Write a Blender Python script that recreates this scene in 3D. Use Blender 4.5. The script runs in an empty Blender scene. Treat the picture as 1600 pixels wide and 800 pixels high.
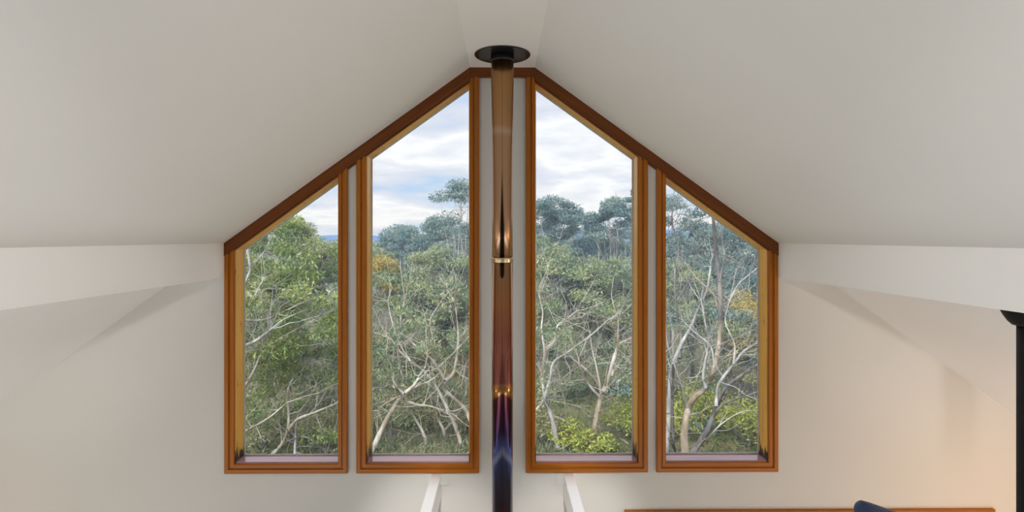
import bpy, bmesh, math, random
import numpy as np
from mathutils import Vector, Matrix
from mathutils.geometry import tessellate_polygon

random.seed(7)
SC = bpy.context.scene
COL = SC.collection
PI = math.pi

# ------------------------------------------------------------------ render look
SC.view_settings.view_transform = 'Standard'
SC.view_settings.look = 'None'
SC.view_settings.gamma = 1.0
SC.view_settings.exposure = 0.0
SC.view_settings.use_curve_mapping = False
SC.cycles.use_denoising = True
SC.cycles.max_bounces = 10
SC.cycles.diffuse_bounces = 6
SC.cycles.glossy_bounces = 4
SC.cycles.transparent_max_bounces = 12
SC.cycles.sample_clamp_indirect = 6.0
SC.cycles.caustics_reflective = False
SC.cycles.caustics_refractive = False

# ------------------------------------------------------------------ camera
EYE = Vector((0.0, -4.445, 4.2))
FPX, YAW, CX, CY = 889.0, math.radians(0.5), 792.8, 371.0
cam = bpy.data.cameras.new('camera')
cam.sensor_width = 36.0
cam.lens = FPX * 36.0 / 1600.0
cam.shift_x = (800 - CX) / 1600.0
cam.shift_y = -(400 - CY) / 1600.0
cam.clip_start, cam.clip_end = 0.05, 2000
camo = bpy.data.objects.new('camera', cam)
camo.location = EYE
camo.rotation_euler = (PI / 2, 0, -YAW)
COL.objects.link(camo)
SC.camera = camo

_F = Vector((math.sin(YAW), math.cos(YAW), 0)); _R = Vector((math.cos(YAW), -math.sin(YAW), 0))
def P(px, py, d):
    """survey point: where the sight line through a spot of the view is d metres in front of the camera"""
    r = _F + _R * ((px - CX) / FPX) + Vector((0, 0, (CY - py) / FPX))
    return EYE + r * (d / r.y)

# ------------------------------------------------------------------ object helpers
def tag(o, label=None, cat=None, group=None, kind=None):
    if label: o['label'] = label
    if cat: o['category'] = cat
    if group: o['group'] = group
    if kind: o['kind'] = kind
    return o

def empty(name, loc, label=None, cat=None, group=None, kind=None):
    o = bpy.data.objects.new(name, None)
    o.empty_display_size = 0.1
    o.location = loc
    COL.objects.link(o)
    return tag(o, label, cat, group, kind)

def put(name, bm, mat, parent=None, smooth=False, recalc=True):
    """world-space bmesh -> one mesh object (kept in place under its parent)"""
    if recalc:
        bmesh.ops.recalc_face_normals(bm, faces=bm.faces[:])
    me = bpy.data.meshes.new(name)
    bm.to_mesh(me); bm.free()
    return link(name, me, mat, parent, smooth)

def link(name, me, mat, parent=None, smooth=False):
    if smooth:
        me.polygons.foreach_set('use_smooth', [True] * len(me.polygons))
    me.materials.append(mat)
    o = bpy.data.objects.new(name, me)
    COL.objects.link(o)
    if parent is not None:
        o.parent = parent
        off = Vector((0, 0, 0)); p = parent
        while p is not None:
            off = off + p.location; p = p.parent
        me.transform(Matrix.Translation(-off))
    return o

def box(bm, x0, x1, y0, y1, z0, z1, bev=0.0):
    v = [bm.verts.new((x, y, z)) for x in (x0, x1) for y in (y0, y1) for z in (z0, z1)]
    f = []
    for a in ((0, 1, 3, 2), (4, 6, 7, 5), (0, 4, 5, 1), (2, 3, 7, 6), (0, 2, 6, 4), (1, 5, 7, 3)):
        f.append(bm.faces.new([v[i] for i in a]))
    if bev:
        bmesh.ops.bevel(bm, geom=list({e for q in f for e in q.edges}), offset=bev, segments=2, affect='EDGES', clamp_overlap=True)

def prism_y(bm, poly, y0, y1):
    """polygon in (x, z) extruded along y"""
    a = [bm.verts.new((x, y0, z)) for x, z in poly]
    b = [bm.verts.new((x, y1, z)) for x, z in poly]
    n = len(poly)
    bm.faces.new(a); bm.faces.new(b[::-1])
    for i in range(n):
        j = (i + 1) % n
        bm.faces.new((a[i], b[i], b[j], a[j]))

def lathe(bm, prof, cx, cy, seg=48, cap=True):
    rings = []
    for r, z in prof:
        rings.append([bm.verts.new((cx + r * math.cos(2 * PI * k / seg), cy + r * math.sin(2 * PI * k / seg), z)) for k in range(seg)])
    for a, b in zip(rings, rings[1:]):
        for k in range(seg):
            j = (k + 1) % seg
            bm.faces.new((a[k], a[j], b[j], b[k]))
    if cap:
        bm.faces.new(rings[0][::-1]); bm.faces.new(rings[-1])

# ------------------------------------------------------------------ node helpers
def new_mat(name):
    m = bpy.data.materials.new(name); m.use_nodes = True
    nt = m.node_tree
    b = nt.nodes.get('Principled BSDF')
    return m, nt, b

def N(nt, typ, **kw):
    n = nt.nodes.new(typ)
    for k, v in kw.items():
        if k in n.inputs: n.inputs[k].default_value = v
        else: setattr(n, k, v)
    return n

def ramp(nt, stops, interp='LINEAR'):
    r = nt.nodes.new('ShaderNodeValToRGB')
    e = r.color_ramp.elements
    r.color_ramp.interpolation = interp
    while len(e) < len(stops): e.new(0.5)
    for q, (p, c) in zip(e, stops):
        q.position = p; q.color = (c[0], c[1], c[2], 1)
    return r

def L(nt, a, b): nt.links.new(a, b)

def paint(name, col, rough=0.6, bump=0.02):
    m, nt, b = new_mat(name)
    tc = N(nt, 'ShaderNodeTexCoord')
    n = N(nt, 'ShaderNodeTexNoise'); n.inputs['Scale'].default_value = 1.3; n.inputs['Detail'].default_value = 4
    L(nt, tc.outputs['Object'], n.inputs['Vector'])
    r = ramp(nt, [(0.3, [c * 0.985 for c in col]), (0.7, col)])
    L(nt, n.outputs['Fac'], r.inputs['Fac']); L(nt, r.outputs['Color'], b.inputs['Base Color'])
    n2 = N(nt, 'ShaderNodeTexNoise'); n2.inputs['Scale'].default_value = 220
    L(nt, tc.outputs['Object'], n2.inputs['Vector'])
    bp = N(nt, 'ShaderNodeBump'); bp.inputs['Strength'].default_value = bump; bp.inputs['Distance'].default_value = 0.002
    L(nt, n2.outputs['Fac'], bp.inputs['Height']); L(nt, bp.outputs['Normal'], b.inputs['Normal'])
    b.inputs['Roughness'].default_value = rough
    b.inputs['Specular IOR Level'].default_value = 0.25
    return m

def wood(name, rot, cols, rough=0.38, coat=0.06, stain=False):
    """varnished timber, grain along local z after rotating the object space by rot"""
    m, nt, b = new_mat(name)
    tc = N(nt, 'ShaderNodeTexCoord')
    geo = N(nt, 'ShaderNodeNewGeometry')
    mp = N(nt, 'ShaderNodeMapping'); mp.inputs['Rotation'].default_value = rot
    L(nt, geo.outputs['Position'], mp.inputs['Vector'])
    mp2 = N(nt, 'ShaderNodeMapping'); mp2.inputs['Scale'].default_value = (70, 70, 1.6)
    L(nt, mp.outputs['Vector'], mp2.inputs['Vector'])
    n = N(nt, 'ShaderNodeTexNoise'); n.inputs['Scale'].default_value = 1.0; n.inputs['Detail'].default_value = 6; n.inputs['Roughness'].default_value = 0.6
    L(nt, mp2.outputs['Vector'], n.inputs['Vector'])
    r = ramp(nt, [(0.25, cols[0]), (0.5, cols[1]), (0.78, cols[2])])
    L(nt, n.outputs['Fac'], r.inputs['Fac'])
    out = r.outputs['Color']
    if stain:   # damp blackened patches low down on the linings
        sep = N(nt, 'ShaderNodeSeparateXYZ'); L(nt, geo.outputs['Position'], sep.inputs['Vector'])
        mr = N(nt, 'ShaderNodeMapRange'); mr.inputs['From Min'].default_value = EYE.z - 1.76; mr.inputs['From Max'].default_value = EYE.z - 1.58
        mr.inputs['To Min'].default_value = 0.42; mr.inputs['To Max'].default_value = 0.0
        L(nt, sep.outputs['Z'], mr.inputs['Value'])
        n3 = N(nt, 'ShaderNodeTexNoise'); n3.inputs['Scale'].default_value = 1.0; n3.inputs['Detail'].default_value = 5
        mp3 = N(nt, 'ShaderNodeMapping'); mp3.inputs['Scale'].default_value = (45, 45, 9)
        L(nt, geo.outputs['Position'], mp3.inputs['Vector']); L(nt, mp3.outputs['Vector'], n3.inputs['Vector'])
        ad = N(nt, 'ShaderNodeMath', operation='ADD'); L(nt, mr.outputs['Result'], ad.inputs[0]); L(nt, n3.outputs['Fac'], ad.inputs[1])
        rs = ramp(nt, [(0.66, (0, 0, 0)), (0.74, (1, 1, 1))]); L(nt, ad.outputs['Value'], rs.inputs['Fac'])
        mx = N(nt, 'ShaderNodeMix', data_type='RGBA')
        L(nt, rs.outputs['Color'], mx.inputs['Factor']); L(nt, out, mx.inputs['A'])
        mx.inputs['B'].default_value = (0.03, 0.012, 0.008, 1)
        out = mx.outputs['Result']
    L(nt, out, b.inputs['Base Color'])
    bp = N(nt, 'ShaderNodeBump'); bp.inputs['Strength'].default_value = 0.12; bp.inputs['Distance'].default_value = 0.002
    L(nt, n.outputs['Fac'], bp.inputs['Height']); L(nt, bp.outputs['Normal'], b.inputs['Normal'])
    b.inputs['Roughness'].default_value = rough
    b.inputs['Coat Weight'].default_value = coat; b.inputs['Specular IOR Level'].default_value = 0.3
    b.inputs['Coat Roughness'].default_value = 0.18
    return m

def plain(name, col, rough=0.5, metal=0.0, noise=0.12, scale=30):
    m, nt, b = new_mat(name)
    geo = N(nt, 'ShaderNodeNewGeometry')
    n = N(nt, 'ShaderNodeTexNoise'); n.inputs['Scale'].default_value = scale; n.inputs['Detail'].default_value = 3
    L(nt, geo.outputs['Position'], n.inputs['Vector'])
    r = ramp(nt, [(0.3, [c * (1 - noise) for c in col]), (0.7, [min(1, c * (1 + noise)) for c in col])])
    L(nt, n.outputs['Fac'], r.inputs['Fac']); L(nt, r.outputs['Color'], b.inputs['Base Color'])
    b.inputs['Roughness'].default_value = rough; b.inputs['Metallic'].default_value = metal
    return m

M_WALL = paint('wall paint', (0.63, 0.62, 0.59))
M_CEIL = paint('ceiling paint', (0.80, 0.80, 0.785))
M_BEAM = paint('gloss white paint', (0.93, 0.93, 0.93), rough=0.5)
M_GLOSS = paint('gloss enamel', (0.94, 0.94, 0.94), rough=0.22)
M_GLOSS.node_tree.nodes['Principled BSDF'].inputs['Specular IOR Level'].default_value = 0.7
WC = [(0.27, 0.078, 0.004), (0.37, 0.112, 0.005), (0.45, 0.15, 0.008)]
HC = [(0.10, 0.026, 0.003), (0.15, 0.039, 0.004), (0.20, 0.057, 0.006)]  # head casing: same timber, darkened to stand for shade up there
JC = [(0.62, 0.29, 0.05), (0.82, 0.44, 0.09), (0.86, 0.52, 0.14)]  # linings: tones lightened to carry the daylight on the jambs
M_WV = wood('varnished timber upright', (0, 0, 0), WC)
M_WH = wood('varnished timber level', (0, PI / 2, 0), WC)
SL = math.atan(0.715)
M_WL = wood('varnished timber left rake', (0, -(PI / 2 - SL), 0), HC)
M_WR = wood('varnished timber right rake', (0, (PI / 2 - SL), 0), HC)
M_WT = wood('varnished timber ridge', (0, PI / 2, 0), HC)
M_JAMB = wood('daylight tinted lining', (0, 0, 0), JC, rough=0.4, coat=0.1, stain=True)
M_SILL = wood('worn red timber sill', (0, PI / 2, 0), [(0.34, 0.14, 0.14), (0.52, 0.27, 0.29), (0.62, 0.42, 0.46)], rough=0.2, coat=0.9)
M_BEAD = plain('pale putty bead', (0.55, 0.57, 0.58), 0.5)
M_BLACK = plain('satin black enamel', (0.012, 0.012, 0.012), 0.22)
M_MATT = plain('matt black stove paint', (0.010, 0.010, 0.010), 0.6)
M_MATT.node_tree.nodes['Principled BSDF'].inputs['Specular IOR Level'].default_value = 0.2
M_NAVY = plain('navy vinyl', (0.028, 0.05, 0.13), 0.45)

def glass_mat():
    m = bpy.data.materials.new('window glass'); m.use_nodes = True
    nt = m.node_tree; nt.nodes.clear()
    o = N(nt, 'ShaderNodeOutputMaterial')
    t = N(nt, 'ShaderNodeBsdfTransparent'); t.inputs['Color'].default_value = (0.95, 0.975, 0.985, 1)
    g = N(nt, 'ShaderNodeBsdfGlossy'); g.inputs['Roughness'].default_value = 0.0
    f = N(nt, 'ShaderNodeFresnel'); f.inputs['IOR'].default_value = 1.45
    mx = N(nt, 'ShaderNodeMixShader')
    L(nt, f.outputs['Fac'], mx.inputs['Fac']); L(nt, t.outputs[0], mx.inputs[1]); L(nt, g.outputs[0], mx.inputs[2])
    L(nt, mx.outputs[0], o.inputs['Surface'])
    return m
M_GLASS = glass_mat()

# heat-tinted stainless flue
def flue_mat():
    m, nt, b = new_mat('heat tinted stainless steel')
    geo = N(nt, 'ShaderNodeNewGeometry')
    sep = N(nt, 'ShaderNodeSeparateXYZ'); L(nt, geo.outputs['Position'], sep.inputs['Vector'])
    nz = N(nt, 'ShaderNodeTexNoise'); nz.inputs['Scale'].default_value = 6; nz.inputs['Detail'].default_value = 5
    L(nt, geo.outputs['Position'], nz.inputs['Vector'])
    # bands follow the height; the droop shapes a pale blue reflection painted among heat tints
    x2 = N(nt, 'ShaderNodeMath', operation='ABSOLUTE'); L(nt, sep.outputs['X'], x2.inputs[0])
    dr = N(nt, 'ShaderNodeMath', operation='MULTIPLY'); L(nt, x2.outputs[0], dr.inputs[0]); dr.inputs[1].default_value = 1.3
    low = N(nt, 'ShaderNodeMapRange'); low.inputs['From Min'].default_value = 3.2; low.inputs['From Max'].default_value = 2.9
    L(nt, sep.outputs['Z'], low.inputs['Value'])
    dl = N(nt, 'ShaderNodeMath', operation='MULTIPLY'); L(nt, dr.outputs[0], dl.inputs[0]); L(nt, low.outputs['Result'], dl.inputs[1])
    zz = N(nt, 'ShaderNodeMath', operation='ADD'); L(nt, sep.outputs['Z'], zz.inputs[0]); L(nt, dl.outputs[0], zz.inputs[1])
    nn = N(nt, 'ShaderNodeMath', operation='MULTIPLY_ADD'); L(nt, nz.outputs['Fac'], nn.inputs[0]); nn.inputs[1].default_value = 0.05
    L(nt, zz.outputs[0], nn.inputs[2])
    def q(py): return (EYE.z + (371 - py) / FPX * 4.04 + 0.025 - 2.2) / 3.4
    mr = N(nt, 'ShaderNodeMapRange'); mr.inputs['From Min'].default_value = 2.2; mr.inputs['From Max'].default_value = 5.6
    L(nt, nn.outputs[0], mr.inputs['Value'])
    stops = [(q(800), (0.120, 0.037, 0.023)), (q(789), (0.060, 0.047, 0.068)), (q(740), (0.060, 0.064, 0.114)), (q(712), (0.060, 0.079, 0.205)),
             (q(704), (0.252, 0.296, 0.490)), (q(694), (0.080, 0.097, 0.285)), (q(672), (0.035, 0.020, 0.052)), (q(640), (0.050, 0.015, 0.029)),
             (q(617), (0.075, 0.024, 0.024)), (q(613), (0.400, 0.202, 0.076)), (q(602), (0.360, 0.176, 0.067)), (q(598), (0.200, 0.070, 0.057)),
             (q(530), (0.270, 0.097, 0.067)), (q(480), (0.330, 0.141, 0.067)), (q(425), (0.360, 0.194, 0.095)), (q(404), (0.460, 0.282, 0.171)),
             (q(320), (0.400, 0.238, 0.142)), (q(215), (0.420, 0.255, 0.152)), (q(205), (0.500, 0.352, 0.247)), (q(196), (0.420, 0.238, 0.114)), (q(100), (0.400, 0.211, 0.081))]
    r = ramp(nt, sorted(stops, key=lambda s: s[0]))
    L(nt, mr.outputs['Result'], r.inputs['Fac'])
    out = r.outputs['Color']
    # dark streak down the middle of the front, ending just under the joint
    ax = N(nt, 'ShaderNodeMath', operation='ADD'); L(nt, sep.outputs['X'], ax.inputs[0]); ax.inputs[1].default_value = 0.002
    ab = N(nt, 'ShaderNodeMath', operation='ABSOLUTE'); L(nt, ax.outputs[0], ab.inputs[0])
    zt = EYE.z + (371 - 265) / FPX * 4.04; zb = EYE.z + (371 - 436) / FPX * 4.04
    wid = N(nt, 'ShaderNodeMapRange'); wid.inputs['From Min'].default_value = zb; wid.inputs['From Max'].default_value = zt
    L(nt, sep.outputs['Z'], wid.inputs['Value'])
    wr = ramp(nt, [(0.0, (0.0, 0, 0)), (0.03, (0.55, 0, 0)), (0.2, (0.66, 0, 0)), (0.45, (0.55, 0, 0)), (1.0, (0.0, 0, 0))])
    wr.color_ramp.color_mode = 'RGB'
    L(nt, wid.outputs['Result'], wr.inputs['Fac'])
    sr = N(nt, 'ShaderNodeSeparateColor'); L(nt, wr.outputs['Color'], sr.inputs['Color'])
    wm = N(nt, 'ShaderNodeMath', operation='MULTIPLY'); L(nt, sr.outputs['Red'], wm.inputs[0]); wm.inputs[1].default_value = 0.026
    sub = N(nt, 'ShaderNodeMath', operation='SUBTRACT'); L(nt, wm.outputs[0], sub.inputs[0]); L(nt, ab.outputs[0], sub.inputs[1])
    sm = N(nt, 'ShaderNodeMapRange'); sm.inputs['From Min'].default_value = -0.004; sm.inputs['From Max'].default_value = 0.004
    L(nt, sub.outputs[0], sm.inputs['Value'])
    fy = N(nt, 'ShaderNodeMath', operation='LESS_THAN'); L(nt, sep.outputs['Y'], fy.inputs[0]); fy.inputs[1].default_value = -0.34
    dm = N(nt, 'ShaderNodeMath', operation='MULTIPLY'); L(nt, sm.outputs['Result'], dm.inputs[0]); L(nt, fy.outputs[0], dm.inputs[1])
    mx = N(nt, 'ShaderNodeMix', data_type='RGBA'); L(nt, dm.outputs[0], mx.inputs['Factor']); L(nt, out, mx.inputs['A'])
    mx.inputs['B'].default_value = (0.022, 0.014, 0.010, 1)
    L(nt, mx.outputs['Result'], b.inputs['Base Color'])
    b.inputs['Metallic'].default_value = 1.0
    rr = N(nt, 'ShaderNodeMapRange'); rr.inputs['From Min'].default_value = 3.6; rr.inputs['From Max'].default_value = 4.3
    rr.inputs['To Min'].default_value = 0.13; rr.inputs['To Max'].default_value = 0.30
    L(nt, sep.outputs['Z'], rr.inputs['Value']); L(nt, rr.outputs['Result'], b.inputs['Roughness'])
    return m
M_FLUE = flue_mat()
M_STEEL = plain('bright flue band', (0.62, 0.50, 0.33), 0.22, 1.0)

# ------------------------------------------------------------------ room measures (gable plane is y = 0)
XR, ZR = 0.252, EYE.z + 1.318              # half width of the flat ridge strip, its height
XB = 2.150                                  # bulkhead face
SLOPE = (1.318 + 0.045) / (XB - XR)
def zroof(x): return ZR - SLOPE * max(0.0, abs(x) - XR)
ZS = EYE.z - 0.312                          # bulkhead soffit
XE = 4.7                                    # eaves wall
YB = -8.0                                   # back wall
WT = 0.15
# mirrored casing lines: outer window inner/outer, inner window inner/outer
A0, A1, A2, A3 = 2.155, 2.080, 1.275, 1.201      # outer window: casing outer, opening, opening, casing outer
B0, B1, B2, B3 = 1.132, 1.060, 0.255, 0.183      # tall window likewise
ZC, ZO = EYE.z - 1.830, EYE.z - 1.757            # casing bottom, opening bottom
HV = 0.098                                        # raking head casing, measured upright

def ring_holes(outer, holes, y0, y1, bm):
    """wall slab between y0 and y1 with openings; outlines in (x, z)"""
    loops = [[Vector((x, z, 0)) for x, z in outer]] + [[Vector((x, z, 0)) for x, z in h] for h in holes]
    flat = [p for l in loops for p in l]
    tris = tessellate_polygon(loops)
    a = [bm.verts.new((p.x, y0, p.y)) for p in flat]
    b = [bm.verts.new((p.x, y1, p.y)) for p in flat]
    for t in tris:
        bm.faces.new([a[i] for i in t]); bm.faces.new([b[i] for i in reversed(t)])
    k = 0
    for l in loops:
        n = len(l)
        for i in range(n):
            j = (i + 1) % n
            bm.faces.new((a[k + i], a[k + j], b[k + j], b[k + i]))
        k += n

def opening(x0, x1):
    """opening between x0 and x1 (x0 < x1), raked head"""
    z0, z1 = zroof(x0) - HV, zroof(x1) - HV
    return [(x0, ZO), (x1, ZO), (x1, z1), (x0, z0)]
OPEN = [opening(-A1, -A2), opening(-B1, -B2), opening(B2, B1), opening(A2, A1)]
LX0, LX1, LZ0, LZ1 = 0.955, 3.860, 0.12, 2.070   # lower window, casing outside
lower_open = [(LX0 + .075, LZ0 + .075), (LX1 - .075, LZ0 + .075), (LX1 - .075, LZ1 - .075), (LX0 + .075, LZ1 - .075)]
bm = bmesh.new()
RT = 0.05
outer = [(-XE, -1.3), (XE, -1.3), (XE, zroof(XE) + RT), (XR, ZR + RT), (-XR, ZR + RT), (-XE, zroof(XE) + RT)]
ring_holes(outer, OPEN + [lower_open], 0.0, WT, bm)
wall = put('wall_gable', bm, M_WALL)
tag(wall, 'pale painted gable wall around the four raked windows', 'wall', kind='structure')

def slab(name, poly, y0, y1, mat, label, cat):
    bm = bmesh.new(); prism_y(bm, poly, y0, y1)
    return tag(put(name, bm, mat), label, cat, kind='structure')
T = 0.25
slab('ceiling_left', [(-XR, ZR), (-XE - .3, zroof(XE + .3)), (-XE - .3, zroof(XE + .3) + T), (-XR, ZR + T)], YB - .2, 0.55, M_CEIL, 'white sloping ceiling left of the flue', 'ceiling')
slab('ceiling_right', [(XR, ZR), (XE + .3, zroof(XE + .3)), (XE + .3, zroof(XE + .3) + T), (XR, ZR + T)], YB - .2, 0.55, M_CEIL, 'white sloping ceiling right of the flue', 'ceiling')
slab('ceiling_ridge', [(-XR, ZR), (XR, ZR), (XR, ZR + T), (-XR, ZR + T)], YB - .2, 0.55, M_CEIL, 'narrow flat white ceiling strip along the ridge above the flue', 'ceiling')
XS = XR + (ZR - ZS) / SLOPE
for s, nm, lb in ((-1, 'beam_left', 'white boxed beam with upright face running from the left edge of the windows'),
                  (1, 'beam_right', 'white boxed beam with upright face running from the right edge of the windows')):
    slab(nm, [(s * XB, zroof(XB) + .03), (s * XB, ZS), (s * XS, ZS), (s * (XS + .04), ZS + .03)], YB, 0.0, M_BEAM, lb, 'beam')
for s, nm in ((-1, 'wall_left'), (1, 'wall_right')):
    bm = bmesh.new(); box(bm, min(s * XE, s * (XE + .2)), max(s * XE, s * (XE + .2)), YB, 0.0, -1.3, zroof(XE) + .05)
    tag(put(nm, bm, M_WALL), 'low eaves wall on the %s of the room' % ('left' if s < 0 else 'right'), 'wall', kind='structure')
bm = bmesh.new(); box(bm, -XE - .2, XE + .2, YB - .2, WT, -1.3, 0.0)
M_FLOOR = wood('floor boards', (PI / 2, 0, 0), [(0.40, 0.36, 0.31), (0.50, 0.46, 0.41), (0.58, 0.54, 0.49)], rough=0.45, coat=0.1)
tag(put('floor', bm, M_FLOOR), 'timber floor of the room below', 'floor', kind='structure')
bm = bmesh.new()
ring_holes(outer, [[(-3.6, 0.3), (-1.1, 0.3), (-1.1, 2.3), (-3.6, 2.3)], [(1.1, 0.3), (3.6, 0.3), (3.6, 2.3), (1.1, 2.3)]], YB - .2, YB, bm)
tag(put('wall_back', bm, M_WALL), 'pale wall behind the camera', 'wall', kind='structure')

# ------------------------------------------------------------------ window joinery
PROF = [(0, 0), (0, .018), (.005, .024), (.026, .024), (.029, .017), (.037, .017), (.041, .030), (.066, .030), (.073, .024), (.073, 0)]
def casing(bm, p0, p1, d_out, m0, m1, prof=PROF):
    """moulding from p0 to p1 along the opening's edge; d_out = unit (x, z) away from the opening;
    m0 / m1 shift per unit of width along the run at either end (mitres, raked cuts)"""
    p0 = Vector(p0); p1 = Vector(p1); t = (p1 - p0).normalized(); d = Vector(d_out)
    ra, rb = [], []
    for u, v in prof:
        a = p0 + d * u + t * (m0 * u); b = p1 + d * u + t * (m1 * u)
        ra.append(bm.verts.new((a.x, -v, a.y))); rb.append(bm.verts.new((b.x, -v, b.y)))
    n = len(prof)
    for i in range(n - 1):
        bm.faces.new((ra[i], ra[i + 1], rb[i + 1], rb[i]))
    bm.faces.new((ra[n - 1], ra[0], rb[0], rb[n - 1]))
    bm.faces.new(ra); bm.faces.new(rb[::-1])

REV = 0.135
def build_window(idx, poly, label):
    (x0, zb), (x1, _), (_, z1), (_, z0) = poly
    root = empty('window_%d' % idx, ((x0 + x1) / 2, 0, zb), label, 'window', kind='structure')
    # side casings run up behind the raking head casing
    for x, z, d in ((x0, z0, -1), (x1, z1, 1)):
        bm = bmesh.new()
        rake = -(1 if x < 0 else -1) * SLOPE * 0 
        sg = SLOPE if x < 0 else -SLOPE        # ceiling rises towards the ridge
        casing(bm, (x, zb), (x, z + 0.03), (d, 0), -1.0, sg * d)
        put('side_casing', bm, M_WV, root)
    bm = bmesh.new()
    casing(bm, (x0, zb), (x1, zb), (0, -1), -1.0, 1.0)
    put('bottom_casing', bm, M_WH, root)
    # linings set back 4 mm from the casing edge
    k = 0.006; t = 0.02
    for x, z, d, nm in ((x0, z0, 1, 'jamb'), (x1, z1, -1, 'jamb')):
        bm = bmesh.new()
        xa, xb = sorted((x + d * -0.002, x + d * k))
        prism_y(bm, [(xa, zb), (xb, zb), (xb, (z0 if abs(xb - x0) < .1 else z1) + (SLOPE * (xb - x) if x0 < 0 else -SLOPE * (xb - x))), (xa, (z0 if abs(xa - x0) < .1 else z1) + (SLOPE * (xa - x) if x0 < 0 else -SLOPE * (xa - x)))], 0.0, WT)
        put('jamb', bm, M_JAMB, root)
    bm = bmesh.new()
    prism_y(bm, [(x0, z0 - .008), (x1, z1 - .008), (x1, z1 + .003), (x0, z0 + .003)], 0.0, WT)
    put('head_lining', bm, M_JAMB, root)
    bm = bmesh.new(); 
    a = [bm.verts.new(p) for p in ((x0 + k, 0.004, zb - .002), (x1 - k, 0.004, zb - .002), (x1 - k, WT, zb - .002), (x0 + k, WT, zb - .002))]
    b = [bm.verts.new(p) for p in ((x0 + k, 0.004, zb + .008), (x1 - k, 0.004, zb + .008), (x1 - k, WT, zb + .008), (x0 + k, WT, zb + .008))]
    bm.faces.new(a[::-1]); bm.faces.new(b)
    for i in range(4): bm.faces.new((a[i], a[(i + 1) % 4], b[(i + 1) % 4], b[i]))
    put('sill', bm, M_SILL, root)
    # glazing bead round the pane
    def inset(e):
        zl = z0 - .008 - e + (SLOPE * (e + k) if x0 < 0 else -SLOPE * (e + k))
        zr = z1 - .008 - e - (SLOPE * (e + k) if x0 < 0 else -SLOPE * (e + k))
        return [(x0 + k + e, zb + .008 + e), (x1 - k - e, zb + .008 + e), (x1 - k - e, zr), (x0 + k + e, zl)]
    o, i_ = inset(0), inset(.009)
    bm = bmesh.new()
    va = [[bm.verts.new((x, y, z)) for x, z in l] for l in (o, i_) for y in (REV, REV + .012)]
    of, ob, jf, jb = va
    for i in range(4):
        j = (i + 1) % 4
        bm.faces.new((of[i], of[j], jf[j], jf[i])); bm.faces.new((ob[i], jb[i], jb[j], ob[j]))
        bm.faces.new((jf[i], jf[j], jb[j], jb[i])); bm.faces.new((of[i], ob[i], ob[j], of[j]))
    put('glazing_bead', bm, M_BEAD, root)
    bm = bmesh.new()
    bm.faces.new([bm.verts.new((x, REV + .008, z)) for x, z in inset(.004)])
    put('pane', bm, M_GLASS, root)
    return root

build_window(1, OPEN[0], 'shorter raked timber window at the far left, filled by green tree crowns')
build_window(2, OPEN[1], 'tall raked timber window just left of the flue pipe')
build_window(3, OPEN[2], 'tall raked timber window just right of the flue pipe')
build_window(4, OPEN[3], 'shorter raked timber window at the far right with bare grey trunks outside')

# continuous head casing along the ceiling: two rakes and a short level piece
HP = [(0, .0), (0, .030), (.004, .036), (.055, .036), (.058, .030)]
def rake(s):
    bm = bmesh.new()
    poly = [(s * A0, zroof(A0) - HV - .0), (s * XR, ZR - HV), (s * XR, ZR), (s * A0, zroof(A0))]
    prism_y(bm, poly, -0.036, 0.0)
    # thin quirk bead along the lower edge
    poly2 = [(s * A0, zroof(A0) - HV - .012), (s * XR, ZR - HV - .012), (s * XR, ZR - HV), (s * A0, zroof(A0) - HV)]
    prism_y(bm, poly2, -0.022, 0.0)
    return bm
tag(put('trim_1', rake(-1), M_WL), 'long brown raking head casing climbing from left beam to ridge', 'trim', kind='structure')
tag(put('trim_2', rake(1), M_WR), 'long brown raking head casing falling from ridge to right beam', 'trim', kind='structure')
bm = bmesh.new(); box(bm, -XR, XR, -0.034, 0.0, ZR - .074, ZR)
tag(put('trim_3', bm, M_WT), 'short level brown head casing behind the top of the flue', 'trim', kind='structure')

# lower window, only its head casing reaches the picture
root = empty('window_5', ((LX0 + LX1) / 2, 0, LZ0), 'wide timber window lower down, its head casing showing along the bottom edge', 'window', kind='structure')
x0, x1, z0, z1 = LX0 + .073, LX1 - .073, LZ0 + .073, LZ1 - .073
for nm, p0, p1, d, mt in (('side_casing', (x0, z0), (x0, z1), (-1, 0), M_WV), ('side_casing', (x1, z0), (x1, z1), (1, 0), M_WV),
                          ('bottom_casing', (x0, z0), (x1, z0), (0, -1), M_WH), ('head_casing', (x0, z1), (x1, z1), (0, 1), M_WH)):
    bm = bmesh.new(); casing(bm, p0, p1, d, -1, 1); put(nm, bm, mt, root)
bm = bmesh.new(); box(bm, (x0 + x1) / 2 - .03, (x0 + x1) / 2 + .03, .06, .12, z0, z1); put('mullion', bm, M_WV, root)
bm = bmesh.new(); bm.faces.new([bm.verts.new(p) for p in ((x0, .1, z0), (x1, .1, z0), (x1, .1, z1), (x0, .1, z1))]); put('pane', bm, M_GLASS, root)

# ------------------------------------------------------------------ tie beams
ZT = EYE.z - 1.842
for s, lb in ((-1, 'white tie beam running out from the wall under the tall window left of the flue'),
              (1, 'white tie beam running out from the wall under the tall window right of the flue')):
    e = empty('tie_beam', (s * 0.515, 0, ZT - .19), lb, 'beam', kind='structure')
    bm = bmesh.new(); box(bm, s * .515 - .037, s * .515 + .037, YB, -0.008, ZT - .19, ZT, .004)
    put('timber', bm, M_GLOSS, e)
    bm = bmesh.new(); box(bm, s * .515 - .095, s * .515 + .095, -0.008, 0.0, ZT - .09, ZT + .003, .002)
    put('wall_plate', bm, M_WALL, e)

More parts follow.
